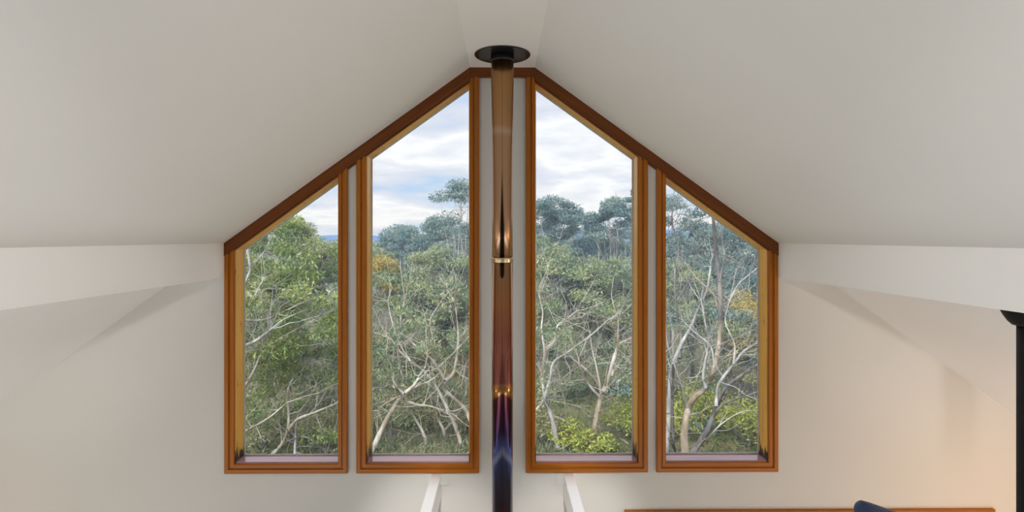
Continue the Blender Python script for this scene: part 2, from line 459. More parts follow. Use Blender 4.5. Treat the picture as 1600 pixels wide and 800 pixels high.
# ------------------------------------------------------------------ flue
FY = -0.345
flue = empty('flue_pipe', (0, FY, 0), 'heat-tinted steel flue pipe rising between the two tall windows to the ceiling', 'flue pipe')
ZJ = EYE.z + (371 - 404) / FPX * 4.04
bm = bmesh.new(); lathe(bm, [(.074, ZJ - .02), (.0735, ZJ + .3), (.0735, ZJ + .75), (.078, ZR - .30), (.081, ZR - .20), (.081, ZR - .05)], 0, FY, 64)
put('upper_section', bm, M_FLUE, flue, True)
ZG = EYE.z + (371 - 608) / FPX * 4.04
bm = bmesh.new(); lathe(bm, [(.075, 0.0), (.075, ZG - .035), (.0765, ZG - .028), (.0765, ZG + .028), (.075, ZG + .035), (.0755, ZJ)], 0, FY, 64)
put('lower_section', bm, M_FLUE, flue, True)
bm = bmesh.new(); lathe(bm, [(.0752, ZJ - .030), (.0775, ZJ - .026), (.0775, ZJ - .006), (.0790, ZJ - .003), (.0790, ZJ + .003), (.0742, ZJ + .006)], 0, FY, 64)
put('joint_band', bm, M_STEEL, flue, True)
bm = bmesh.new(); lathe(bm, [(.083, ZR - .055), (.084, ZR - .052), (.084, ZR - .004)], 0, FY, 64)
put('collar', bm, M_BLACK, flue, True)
bm = bmesh.new(); lathe(bm, [(.198, ZR - .008), (.201, ZR - .006), (.201, ZR - .0005)], 0, FY, 96)
put('ceiling_plate', bm, M_BLACK, flue)

# ------------------------------------------------------------------ black pole under the right beam
PX, PY = 2.358, EYE.y + 2.47
pole = empty('black_pole', (PX, PY, 0), 'black round pole with a bowl-shaped collar under the right beam, at the right edge', 'pole')
bm = bmesh.new(); lathe(bm, [(.082, 0.0), (.082, ZS - .06)], PX, PY, 40); put('shaft', bm, M_MATT, pole, True)
bm = bmesh.new(); lathe(bm, [(.082, ZS - .078), (.098, ZS - .076), (.112, ZS - .062), (.128, ZS - .036), (.138, ZS - .014), (.142, ZS - .0005)], PX, PY, 56)
put('collar', bm, M_MATT, pole, True)

# ------------------------------------------------------------------ navy padded bar at the bottom edge
D_B = 3.2
a = P(1346, 796, D_B); b_ = P(1470, 840, D_B); r = 0.052
bar = empty('padded_bar', ((a.x + b_.x) / 2, a.y, 0), 'navy blue padded bar with rounded end poking up at the bottom edge', 'bar')
bm = bmesh.new()
axis = (b_ - a).normalized(); up = Vector((0, 1, 0)).cross(axis).normalized(); sd = Vector((0, 1, 0))
ln = (b_ - a).length
prof = [(0.001, -r * .55), (r * .45, -r * .5), (r * .75, -r * .35), (r * .93, -r * .12), (r, .04), (r, ln - .04), (r * .8, ln + .02), (.001, ln + .03)]
rings = [[bm.verts.new(a + axis * t + (up * math.cos(2 * PI * k / 28) + sd * math.sin(2 * PI * k / 28)) * q) for k in range(28)] for q, t in prof]
for ra, rb in zip(rings, rings[1:]):
    for k in range(28):
        bm.faces.new((ra[k], ra[(k + 1) % 28], rb[(k + 1) % 28], rb[k]))
put('padding', bm, M_NAVY, bar, True)
m_ = (a + b_) / 2
bm = bmesh.new(); lathe(bm, [(.16, 0.0), (.16, .02), (.025, .03), (.025, m_.z)], m_.x, m_.y, 24); put('post', bm, M_BLACK, bar, True)

# ================================================================== OUTSIDE
def gz(x, y):
    if y < 8: z = -0.9
    elif y < 45: z = -0.9 - 0.12 * (y - 8)
    else:
        t = min(1.0, (y - 45) / 75.0); t = t * t * (3 - 2 * t)
        z = -5.34 + t * 8.6
    return z + 0.12 * math.sin(x * .7 + y * .31) + 0.1 * math.sin(y * .9 - x * .4) * (y > 3)

def ground_mat():
    m, nt, b = new_mat('leaf litter and grass')
    geo = N(nt, 'ShaderNodeNewGeometry')
    n = N(nt, 'ShaderNodeTexNoise'); n.inputs['Scale'].default_value = 0.9; n.inputs['Detail'].default_value = 9; n.inputs['Roughness'].default_value = .7
    L(nt, geo.outputs['Position'], n.inputs['Vector'])
    r = ramp(nt, [(.3, (.05, .07, .025)), (.45, (.13, .16, .05)), (.55, (.20, .17, .09)), (.7, (.24, .26, .08))])
    L(nt, n.outputs['Fac'], r.inputs['Fac']); L(nt, r.outputs['Color'], b.inputs['Base Color'])
    b.inputs['Roughness'].default_value = .95
    return m
bm = bmesh.new()
ys = list(np.concatenate([np.arange(.3, 20, .6), np.arange(20, 60, 1.5), np.arange(60, 126, 3)]))
xs = [-90 + 180 * i / 110 for i in range(111)]
gv = [[bm.verts.new((x * (0.35 + .65 * min(1, y / 60)), y, gz(x * (0.35 + .65 * min(1, y / 60)), y))) for x in xs] for y in ys]
for i in range(len(ys) - 1):
    for j in range(len(xs) - 1):
        bm.faces.new((gv[i][j], gv[i][j + 1], gv[i + 1][j + 1], gv[i + 1][j]))
tag(put('ground', bm, ground_mat(), smooth=True), 'sloping bushland ground below the windows', 'ground', kind='structure')

# far ridge, the blue of distance haze put into its colour
bm = bmesh.new()
rng = np.random.RandomState(3)
top, base = [], []
back = []
for i in range(121):
    x = -420 + 840 * i / 120
    h = 7.0 + 3.0 * math.sin(x * .013 + .6) + 1.5 * math.sin(x * .05 + 2) + rng.rand() * .9
    base.append(bm.verts.new((x, 380, -30))); top.append(bm.verts.new((x, 460, h))); back.append(bm.verts.new((x, 600, -30)))
for i in range(120):
    bm.faces.new((base[i], base[i + 1], top[i + 1], top[i])); bm.faces.new((top[i], top[i + 1], back[i + 1], back[i]))
tag(put('hills', bm, plain('haze tinted forest', (.03, .10, .36), 1.0, 0, .2, .06)), 'distant blue forested ridge on the horizon between the trees', 'hill', kind='structure')

# ---- foliage and bark
def leaf_mat(name, cols, trans=.3, scale=.8):
    m = bpy.data.materials.new(name); m.use_nodes = True
    nt = m.node_tree; b = nt.nodes['Principled BSDF']; o = nt.nodes['Material Output']
    geo = N(nt, 'ShaderNodeNewGeometry')
    n = N(nt, 'ShaderNodeTexNoise'); n.inputs['Scale'].default_value = scale; n.inputs['Detail'].default_value = 2
    L(nt, geo.outputs['Position'], n.inputs['Vector'])
    mrg = N(nt, 'ShaderNodeMapRange'); mrg.inputs['From Min'].default_value = .3; mrg.inputs['From Max'].default_value = .7
    L(nt, n.outputs['Fac'], mrg.inputs['Value'])
    mx0 = N(nt, 'ShaderNodeMix', data_type='FLOAT'); mx0.inputs['Factor'].default_value = .45
    L(nt, geo.outputs['Random Per Island'], mx0.inputs['A']); L(nt, mrg.outputs['Result'], mx0.inputs['B'])
    k = len(cols) - 1
    r = ramp(nt, [(i / k * .9 + .05, c) for i, c in enumerate(cols)])
    L(nt, mx0.outputs['Result'], r.inputs['Fac']); L(nt, r.outputs['Color'], b.inputs['Base Color'])
    b.inputs['Roughness'].default_value = .45
    b.inputs['Specular IOR Level'].default_value = .4
    t = N(nt, 'ShaderNodeBsdfTranslucent'); L(nt, r.outputs['Color'], t.inputs['Color'])
    mx = N(nt, 'ShaderNodeMixShader'); mx.inputs['Fac'].default_value = trans
    L(nt, b.outputs[0], mx.inputs[1]); L(nt, t.outputs[0], mx.inputs[2]); L(nt, mx.outputs[0], o.inputs['Surface'])
    return m
LF = {
 'green': leaf_mat('gum leaves green', [(0.066, 0.125, 0.051), (0.172, 0.262, 0.083), (0.252, 0.356, 0.162), (0.413, 0.428, 0.114), (0.605, 0.635, 0.485)]),
 'grey': leaf_mat('gum leaves grey green', [(0.075, 0.135, 0.090), (0.189, 0.278, 0.189), (0.296, 0.385, 0.251), (0.396, 0.411, 0.171), (0.601, 0.631, 0.527)]),
 'blue': leaf_mat('gum leaves blue green', [(0.057, 0.115, 0.127), (0.127, 0.218, 0.230), (0.207, 0.322, 0.345), (0.299, 0.368, 0.253), (0.483, 0.586, 0.632)]),  # bluish gum leaves, made bluer to stand for distance haze
 'olive': leaf_mat('gum leaves olive bronze', [(0.170, 0.170, 0.051), (0.362, 0.287, 0.063), (0.507, 0.343, 0.059), (0.512, 0.497, 0.153), (0.540, 0.600, 0.331)]),
 'wattle': leaf_mat('yellow green shrub leaves', [(.10, .15, .05), (.22, .29, .10), (.40, .46, .12), (.58, .58, .12), (.64, .62, .20)]),
 'sedge': leaf_mat('dull grass blades', [(.05, .08, .04), (.10, .14, .08), (.16, .20, .12), (.22, .22, .13), (.30, .30, .20)], .15),
 'scrub': leaf_mat('scrub leaves', [(0.089, 0.128, 0.063), (0.201, 0.253, 0.136), (0.318, 0.344, 0.188), (0.441, 0.402, 0.207), (0.576, 0.550, 0.394)]),
}
def bark_mat(name, c0, c1, c2):
    m, nt, b = new_mat(name)
    geo = N(nt, 'ShaderNodeNewGeometry')
    mp = N(nt, 'ShaderNodeMapping'); mp.inputs['Scale'].default_value = (5, 5, 1.6)
    L(nt, geo.outputs['Position'], mp.inputs['Vector'])
    n = N(nt, 'ShaderNodeTexNoise'); n.inputs['Scale'].default_value = 1; n.inputs['Detail'].default_value = 5
    L(nt, mp.outputs['Vector'], n.inputs['Vector'])
    r = ramp(nt, [(.32, c0), (.5, c1), (.66, c2)])
    L(nt, n.outputs['Fac'], r.inputs['Fac']); L(nt, r.outputs['Color'], b.inputs['Base Color'])
    b.inputs['Roughness'].default_value = .8
    return m
BK = {
 'pale': bark_mat('pale gum bark', (.26, .20, .14), (.42, .39, .35), (.58, .56, .52)),
 'grey': bark_mat('grey gum bark', (.20, .19, .19), (.34, .34, .35), (.50, .49, .47)),
 'dark': bark_mat('dark gum bark', (.07, .065, .06), (.13, .125, .13), (.24, .22, .20)),
 'tan': bark_mat('tan gum bark', (.20, .15, .10), (.38, .31, .24), (.52, .48, .44)),
}

class Geo:
    def __init__(s): s.v, s.f, s.n = [], [], 0
    def tube(s, pts, rad, sides=6):
        pts = np.asarray(pts, float); m = len(pts)
        tan = np.gradient(pts, axis=0); tan /= np.linalg.norm(tan, axis=1)[:, None] + 1e-9
        ref = np.array([.31, .83, .46]) if abs(tan[0] @ np.array([.31, .83, .46])) < .9 else np.array([1., 0, 0])
        ang = np.arange(sides) * 2 * PI / sides
        for i in range(m):
            u = np.cross(tan[i], ref); u /= np.linalg.norm(u) + 1e-9; w = np.cross(tan[i], u)
            s.v.append(pts[i] + rad[i] * (np.cos(ang)[:, None] * u + np.sin(ang)[:, None] * w))
        for i in range(m - 1):
            a = s.n + i * sides; b = a + sides
            for k in range(sides):
                j = (k + 1) % sides
                s.f.append((a + k, a + j, b + j, b + k))
        s.f.append(tuple(range(s.n + (m - 1) * sides, s.n + m * sides)))
        s.n += m * sides
    def mesh(s, name):
        me = bpy.data.meshes.new(name)
        me.from_pydata(np.concatenate(s.v).tolist(), [], s.f)
        return me

def leaf_mesh(name, cen, length, rs, droop=.7, aspect=.28):
    """one small lance-shaped blade per centre"""
    n = len(cen); cen = np.asarray(cen)
    d = rs.normal(size=(n, 3)); d[:, 2] = d[:, 2] * .8 - droop
    d /= np.linalg.norm(d, axis=1)[:, None]
    w = np.cross(d, rs.normal(size=(n, 3))); w /= np.linalg.norm(w, axis=1)[:, None]
    l = (length * (.65 + .7 * rs.rand(n)))[:, None]
    nn = np.cross(d, w)
    q = np.stack([cen - d * l * .5, cen + w * l * aspect * .5 - d * l * .08, cen + d * l * .5 + nn * l * .08, cen - w * l * aspect * .5 - d * l * .08], 1).reshape(-1, 3)
    me = bpy.data.meshes.new(name)
    me.vertices.add(4 * n); me.vertices.foreach_set('co', q.ravel())
    me.loops.add(4 * n); me.loops.foreach_set('vertex_index', np.arange(4 * n, dtype=np.int32))
    me.polygons.add(n); me.polygons.foreach_set('loop_start', np.arange(0, 4 * n, 4, dtype=np.int32))
    me.update(calc_edges=True)
    return me

def wander(p0, d, length, n, rs, wob=.25, lift=.0):
    p = np.array(p0, float); d = np.array(d, float); d /= np.linalg.norm(d)
    out = [p.copy()]
    for i in range(n):
        d = d + rs.normal(size=3) * wob + np.array([0, 0, lift]); d /= np.linalg.norm(d)
        p = p + d * length / n; out.append(p.copy())
    return np.array(out)

def clump(c, r, n, rs, flat=.55):
    """leaf centres gathered in an umbrella-shaped tuft, with hollow underside"""
    u = rs.normal(size=(n, 3)); u /= np.linalg.norm(u, axis=1)[:, None]
    rad = r * rs.rand(n) ** .45
    p = u * rad[:, None]; p[:, 2] = p[:, 2] * flat
    low = p[:, 2] < 0
    p[low, 2] *= .55
    return p + np.asarray(c)

def to_local(me, loc):
    me.transform(Matrix.Translation(-Vector(loc))); return me

def gum(px, top, d, width, kind, bark, label, seed, clumps=16, per=230, leaf=.17, cr=None, low=.35, name='gum_tree', twigs=None, group=None, deep=1.1):
    """whole gum tree whose crown top stands on the sight line through (px, top) at distance d; width of crown in view units"""
    rs = np.random.RandomState(seed)
    if d < 20: d = d + 3.2
    tp = P(px, top, d); W = width / FPX * d
    bz = gz(tp.x, tp.y)
    H = tp.z - bz
    base = np.array([tp.x + rs.normal() * .3, tp.y, bz - .1])
    e = empty(name, (base[0], base[1], bz), label, 'tree', group)
    g = Geo(); leaves = []
    fork = base + np.array([rs.normal() * .25, 0, H * (.28 + .15 * rs.rand())])
    tr = .02 * H * .5
    mid = (base + fork) / 2 + rs.normal(size=3) * np.array([.12, .12, 0])
    g.tube([base, mid, fork], [tr * 1.25, tr, tr * .85], 8)
    cr = cr or W * .22
    for i in range(clumps):
        # clump sites: a dome, the topmost on the axis
        if i == 0: c = np.array([tp.x, tp.y, tp.z - cr * .35])
        elif i < 5 and clumps > 18: c = np.array([tp.x + rs.normal() * cr, tp.y + rs.normal() * cr, tp.z - cr * (.5 + .9 * rs.rand())])
        else:
            a = rs.rand() * 2 * PI; q = math.sqrt(rs.rand()) * (W / 2 - cr * .5)
            hc = min(H * (1 - low), W * deep)
            c = np.array([tp.x + q * math.cos(a), tp.y + q * math.sin(a) * .9, tp.z - cr * .35 - hc * (.34 * (q / (W / 2)) ** 2 + .66 * rs.rand() ** 1.25 * (1 if i > clumps * .4 else .25))])
        r_ = cr * (.7 + .6 * rs.rand())
        leaves.append(clump(c, r_, int(1.7 * per * (r_ / cr) ** 2), rs, .5 + .35 * rs.rand()))
        # limb from fork to the clump
        m1 = fork + (c - fork) * .5 + rs.normal(size=3) * .12 * W * np.array([1, 1, .4]) * .6 - np.array([0, 0, .1 * abs(c[2] - fork[2])])
        m2 = fork + (c - fork) * .8 + rs.normal(size=3) * .05 * W
        b0 = fork + (base - fork) * rs.rand() * .1
        lr = tr * (.15 + .13 * rs.rand())
        g.tube([b0, fork + (m1 - fork) * .5 + rs.normal(size=3) * .04 * W, m1, m2, c], [lr, lr * .85, lr * .65, lr * .45, lr * .2], 5)
        for k in range(twigs or (12 if d < 26 else 6)):
            q = wander(m2 if k % 2 else c, rs.normal(size=3) + np.array([0, 0, .5]), r_ * (.7 + .6 * rs.rand()), 3, rs, .35)
            g.tube(q, [.014, .012, .009, .005], 3)
    o = link('trunk', to_local(g.mesh('trunk'), e.location), BK[bark], None, True); o.parent = e
    lm = leaf_mesh('foliage', np.concatenate(leaves), leaf * .74, rs)
    o = link('foliage', to_local(lm, e.location), LF[kind]); o.parent = e
    return e

def smooth_path(pts, n=5):
    """Catmull-Rom through the points"""
    p = [np.array(q, float) for q in pts]
    p = [p[0] * 2 - p[1]] + p + [p[-1] * 2 - p[-2]]
    out = []
    for i in range(1, len(p) - 2):
        for k in range(n):
            t = k / n
            out.append(.5 * ((2 * p[i]) + (-p[i - 1] + p[i + 1]) * t + (2 * p[i - 1] - 5 * p[i] + 4 * p[i + 1] - p[i + 2]) * t * t + (-p[i - 1] + 3 * p[i] - 3 * p[i + 1] + p[i + 2]) * t ** 3))
    out.append(p[-2])
    return np.array(out)

def surveyed(name, label, limbs, d, bark, kind, seed, tufts=10, per=200, leaf=.13, tw=10, tuft_r=.45, spread=1.0):
    """tree whose limbs were measured from the view: limbs = [(points, width at start, width at end, depth change, bark or None)]"""
    rs = np.random.RandomState(seed)
    first = limbs[0][0][0]
    b = P(first[0], first[1], d)
    bz = gz(b.x, b.y)
    e = empty(name, (b.x, b.y, bz), label, 'tree')
    ends = []
    leaves = []
    for li, (pts, w0, w1, dd, bk) in enumerate(limbs):
        n = len(pts)
        q = [P(x, y, d + dd * i / max(1, n - 1) + (rs.normal() * .12 if 0 < i else 0)) for i, (x, y) in enumerate(pts)]
        q = [np.array(v) for v in q]
        if li == 0 or abs(q[0][2] - bz) < .9 and pts[0][1] > 695:
            q = [np.array([q[0][0] - (q[1][0] - q[0][0]) * .3, q[0][1], gz(q[0][0], q[0][1]) - .08])] + q
        path = smooth_path(q, 4)
        m = len(path)
        k = d / FPX / 2
        rad = np.linspace(w0 * k, w1 * k, m) * (1 + .06 * rs.normal(size=m))
        rad *= np.linspace(.9, .62, m)
        g = Geo(); g.tube(path, rad, 10)
        tip = path[-1] - path[-3]
        for t in range(3):   # the limb runs out into finer and finer ends
            s = wander(path[-1], tip / np.linalg.norm(tip) + rs.normal(size=3) * .3, .9 + .7 * rs.rand(), 6, rs, .2)
            g.tube(s, np.linspace(rad[-1] * (.95 if t == 0 else .6), .004, 7), 6)
            ends.append(s[-1])
        # side branches and bare twigs
        for t in range(tw):
            i = rs.randint(m // 3, m)
            dr = rs.normal(size=3) * np.array([1, .8, .6]) + np.array([0, 0, .55])
            ln = (.5 + 1.1 * rs.rand()) * spread
            s = wander(path[i], dr, ln, 5, rs, .28, .05)
            r0 = min(rad[i] * .4, .012)
            g.tube(s, np.linspace(r0, r0 * .25, 6), 4)
            for u in range(3):
                s2 = wander(s[rs.randint(2, 6)], rs.normal(size=3) + np.array([0, 0, .4]), ln * .5, 4, rs, .3)
                g.tube(s2, np.linspace(r0 * .45, r0 * .12, 5), 3)
                ends.append(s2[-1])
            ends.append(s[-1])
        o = link('trunk' if li == 0 else 'branch', to_local(g.mesh('limb'), e.location), BK[bk or bark], None, True); o.parent = e
    if tufts:
        for t in range(tufts):
            c = ends[rs.randint(len(ends))] + np.array([0, .35 + .8 * rs.rand(), .1])
            leaves.append(clump(c, tuft_r * (.6 + .7 * rs.rand()), per, rs, .6))
        o = link('foliage', to_local(leaf_mesh('foliage', np.concatenate(leaves), leaf, rs), e.location), LF[kind]); o.parent = e
    return e

def shrub(px, d, w, h, kind, label, seed, per=900, leaf=.10, name='shrub', py=None, group=None):
    rs = np.random.RandomState(seed)
    b = P(px, 700, d); bz = gz(b.x, b.y)
    e = empty(name, (b.x, b.y, bz), label, 'shrub', group)
    g = Geo(); cs = []
    for i in range(9):
        a = rs.rand() * 2 * PI; q = math.sqrt(rs.rand()) * w * .42
        c = np.array([b.x + q * math.cos(a), b.y + q * math.sin(a), bz + h * (.35 + .5 * rs.rand()) * (1 - .4 * (q / (w * .5)) ** 2)])
        cs.append(clump(c, h * .38, per // 9, rs, .8))
        s = wander((b.x + rs.normal() * .05, b.y + rs.normal() * .05, bz - .05), c - np.array([b.x, b.y, bz]), np.linalg.norm(c - np.array([b.x, b.y, bz])), 4, rs, .12)
        g.tube(s, np.linspace(.018, .006, 5), 4)
    o = link('stem', to_local(g.mesh('stem'), e.location), BK['dark'], None, True); o.parent = e
    o = link('foliage', to_local(leaf_mesh('foliage', np.concatenate(cs), leaf, rs, .1, .4), e.location), LF[kind]); o.parent = e
    return e

#@@TREES
# ---- trees measured near the house
surveyed('gum_tree', 'slender pale gum with low crossing branches in the far left window',
  [([(422, 714), (440, 695), (450, 670), (451, 640), (450, 610), (458, 590)], 8, 4, .6, None),
   ([(450, 672), (465, 655), (490, 645), (526, 630), (545, 618)], 6, 3, .8, None),
   ([(461, 706), (462, 680), (463, 655)], 6, 4, .4, 'grey'),
   ([(448, 690), (472, 682), (495, 692), (505, 712)], 3, 2, .3, 'dark'),
   ([(512, 706), (503, 672), (493, 648), (480, 620)], 4, 2, .3, 'dark'),
   ([(513, 700), (524, 670), (530, 640)], 4, 2, .3, 'dark')], 13.5, 'pale', 'green', 11, 16, 170, .13, 7)
surveyed('gum_tree', 'leafy green gum sending long pale boughs from the left edge of the far left window',
  [([(352, 712), (356, 660), (362, 600), (366, 540), (374, 470), (392, 420)], 13, 6, .5, 'grey'),
   ([(358, 690), (381, 675), (405, 662), (424, 650), (447, 630)], 6, 3, .5, None),
   ([(362, 640), (382, 605), (396, 580), (408, 550), (412, 520)], 6, 3, .4, None),
   ([(364, 560), (382, 552), (420, 540), (450, 522), (476, 508), (495, 498)], 8, 3, .7, None),
   ([(366, 548), (384, 540), (404, 530), (424, 514)], 9, 5, -.4, 'grey'),
   ([(372, 500), (410, 500), (432, 492), (462, 478), (494, 464)], 5, 2, .8, None),
   ([(374, 470), (396, 466), (404, 450), (412, 436)], 4, 2, .3, None)], 13.0, 'pale', 'green', 12, 60, 300, .12, 10, .5)
surveyed('gum_tree', 'leaning pale gum with spreading limbs at left in the window left of the flue',
  [([(577, 714), (582, 703), (600, 664), (622, 626), (634, 613)], 13, 9, .4, 'pale'),
   ([(634, 613), (647, 602), (655, 588), (664, 574), (668, 556)], 7, 3, .5, None),
   ([(632, 616), (622, 606), (613, 590), (611, 571), (604, 556), (606, 530)], 5, 2, .5, None),
   ([(628, 620), (618, 608), (593, 606), (574, 608)], 3, 2, -.3, 'dark'),
   ([(638, 628), (654, 633), (672, 635), (696, 642)], 5, 4, .3, None),
   ([(628, 618), (606, 628), (590, 640)], 4, 2, .2, 'tan')], 13.4, 'pale', 'grey', 13, 10, 160, .12, 8)
surveyed('gum_tree', 'thin pale gum curving up leftwards across the window left of the flue',
  [([(726, 713), (715, 676), (700, 641), (682, 606), (663, 581), (642, 565), (624, 548), (611, 530), (580, 518), (560, 508)], 8, 3, 1.0, None),
   ([(642, 565), (626, 540), (612, 500), (606, 470)], 3, 2, .5, None)], 14.0, 'pale', 'grey', 14, 8, 150, .12, 8)
surveyed('gum_tree', 'pale forked gum bending in from behind the flue side of the left tall window',
  [([(752, 714), (740, 670), (732, 650), (725, 637), (710, 623), (697, 610), (695, 596), (682, 571), (667, 554), (644, 536), (630, 521), (626, 499), (632, 470)], 10, 3, .8, None),
   ([(695, 596), (708, 583), (714, 552), (716, 520), (712, 480)], 7, 3, .5, None),
   ([(684, 574), (700, 560), (720, 540), (738, 520)], 4, 2, .4, None),
   ([(667, 554), (676, 530), (672, 500), (690, 470)], 4, 2, .4, None)], 14.6, 'pale', 'grey', 15, 14, 170, .13, 8)
surveyed('gum_tree', 'short upright gum stem forking low near the sill left of the flue',
  [([(697, 712), (696, 690), (693, 672), (683, 650), (684, 625)], 9, 5, .3, None),
   ([(694, 674), (706, 660), (722, 652)], 4, 2, .3, None)], 15.2, 'pale', 'grey', 16, 5, 140, .12, 7)
surveyed('gum_tree', 'tan straight gum stem beside the flue side casing of the left tall window',
  [([(716, 712), (712, 680), (710, 650), (720, 610), (728, 570)], 10, 5, .4, None)], 15.8, 'tan', 'grey', 17, 6, 140, .12, 8)
surveyed('gum_tree', 'slim pinkish gum stem leaning left low in the window left of the flue',
  [([(672, 713), (661, 676), (647, 652), (636, 630), (630, 600)], 7, 4, .4, None)], 14.4, 'pale', 'grey', 18, 4, 140, .12, 7)
surveyed('gum_tree', 'stout pale gum with candelabra fork above yellow shrubs right of the flue',
  [([(924, 694), (927, 678), (933, 647), (940, 616)], 14, 11, .2, 'tan'),
   ([(940, 616), (935, 600), (913, 575), (894, 560), (884, 548)], 6, 3, .5, None),
   ([(937, 620), (928, 611), (915, 593), (906, 573), (904, 560)], 5, 3, -.4, None),
   ([(942, 612), (950, 593), (960, 558), (968, 538), (990, 527), (1010, 515)], 9, 4, .4, None),
   ([(956, 588), (963, 562), (965, 535), (966, 500)], 5, 3, .3, 'tan'),
   ([(942, 612), (966, 596), (991, 581), (1015, 570)], 7, 4, -.4, None),
   ([(938, 604), (931, 570), (925, 545), (922, 520)], 4, 2, .5, None)], 14.8, 'pale', 'grey', 19, 10, 160, .12, 9)
surveyed('gum_tree', 'twisting pale gum near the flue in the window right of it',
  [([(874, 704), (870, 690), (863, 655), (856, 635), (851, 622), (859, 593), (865, 566), (888, 550), (927, 521), (950, 500)], 11, 3, .6, 'grey'),
   ([(851, 622), (847, 585), (851, 550), (846, 515), (848, 488), (842, 460)], 6, 3, .4, None),
   ([(851, 546), (867, 531), (871, 509), (886, 498), (902, 486)], 5, 2, .4, None),
   ([(866, 570), (872, 600), (880, 615), (884, 640)], 4, 2, .4, None),
   ([(838, 640), (846, 630), (851, 622)], 4, 4, 0, None)], 14.2, 'pale', 'grey', 20, 9, 160, .12, 9)
surveyed('gum_tree', 'big grey-tan gum trunk bending upright in the middle of the far right window',
  [([(1071, 712), (1069, 685), (1072, 655), (1076, 638), (1085, 621), (1105, 603), (1118, 568), (1124, 529), (1126, 496)], 15, 10, .3, 'tan'),
   ([(1126, 500), (1124, 440), (1119, 395), (1114, 335), (1112, 305)], 10, 6, .3, 'dark'),
   ([(1103, 606), (1099, 590), (1101, 570), (1107, 535), (1101, 500), (1096, 470)], 6, 3, .4, 'grey'),
   ([(1126, 490), (1140, 470), (1154, 444), (1182, 420)], 5, 3, .7, 'grey'),
   ([(1124, 440), (1132, 400), (1128, 370), (1134, 350)], 5, 2, .4, 'dark'),
   ([(1116, 575), (1110, 540), (1086, 520), (1066, 500)], 3, 2, .5, None)], 12.4, 'grey', 'blue', 21, 8, 150, .12, 10)
surveyed('gum_tree', 'dark forked gum reaching rightwards over the yellow shrub in the far right window',
  [([(1083, 712), (1092, 694), (1106, 671), (1118, 639), (1127, 616), (1140, 600), (1166, 581), (1188, 567), (1215, 552)], 13, 5, .2, 'dark'),
   ([(1119, 636), (1120, 618), (1125, 597), (1150, 564), (1163, 548), (1186, 534), (1210, 515)], 7, 4, .6, 'grey'),
   ([(1120, 642), (1130, 632), (1146, 625), (1188, 612), (1210, 606)], 5, 3, -.3, 'dark'),
   ([(1086, 706), (1106, 684), (1128, 662), (1158, 644), (1186, 641)], 4, 2, -.5, 'pale'),
   ([(1146, 568), (1148, 540), (1140, 520), (1133, 500), (1140, 470)], 4, 2, .3, 'pale')], 12.0, 'dark', 'blue', 22, 4, 130, .12, 9)
surveyed('gum_tree', 'grey gum trunk slanting right at the left side of the far right window',
  [([(1040, 713), (1045, 662), (1047, 594), (1061, 545), (1079, 512), (1091, 483), (1104, 455), (1110, 420)], 11, 5, .4, None),
   ([(1075, 640), (1068, 612), (1056, 577), (1043, 538), (1040, 500)], 4, 2, -.3, 'grey'),
   ([(1062, 560), (1064, 525), (1058, 490), (1054, 440), (1060, 390), (1050, 345), (1054, 310)], 6, 2, .6, 'dark'),
   ([(1058, 470), (1080, 430), (1086, 385), (1078, 340)], 3, 2, .5, 'dark'),
   ([(1052, 570), (1050, 610), (1052, 680), (1056, 712)], 6, 6, .3, 'dark')], 12.8, 'grey', 'blue', 23, 5, 130, .12, 10)

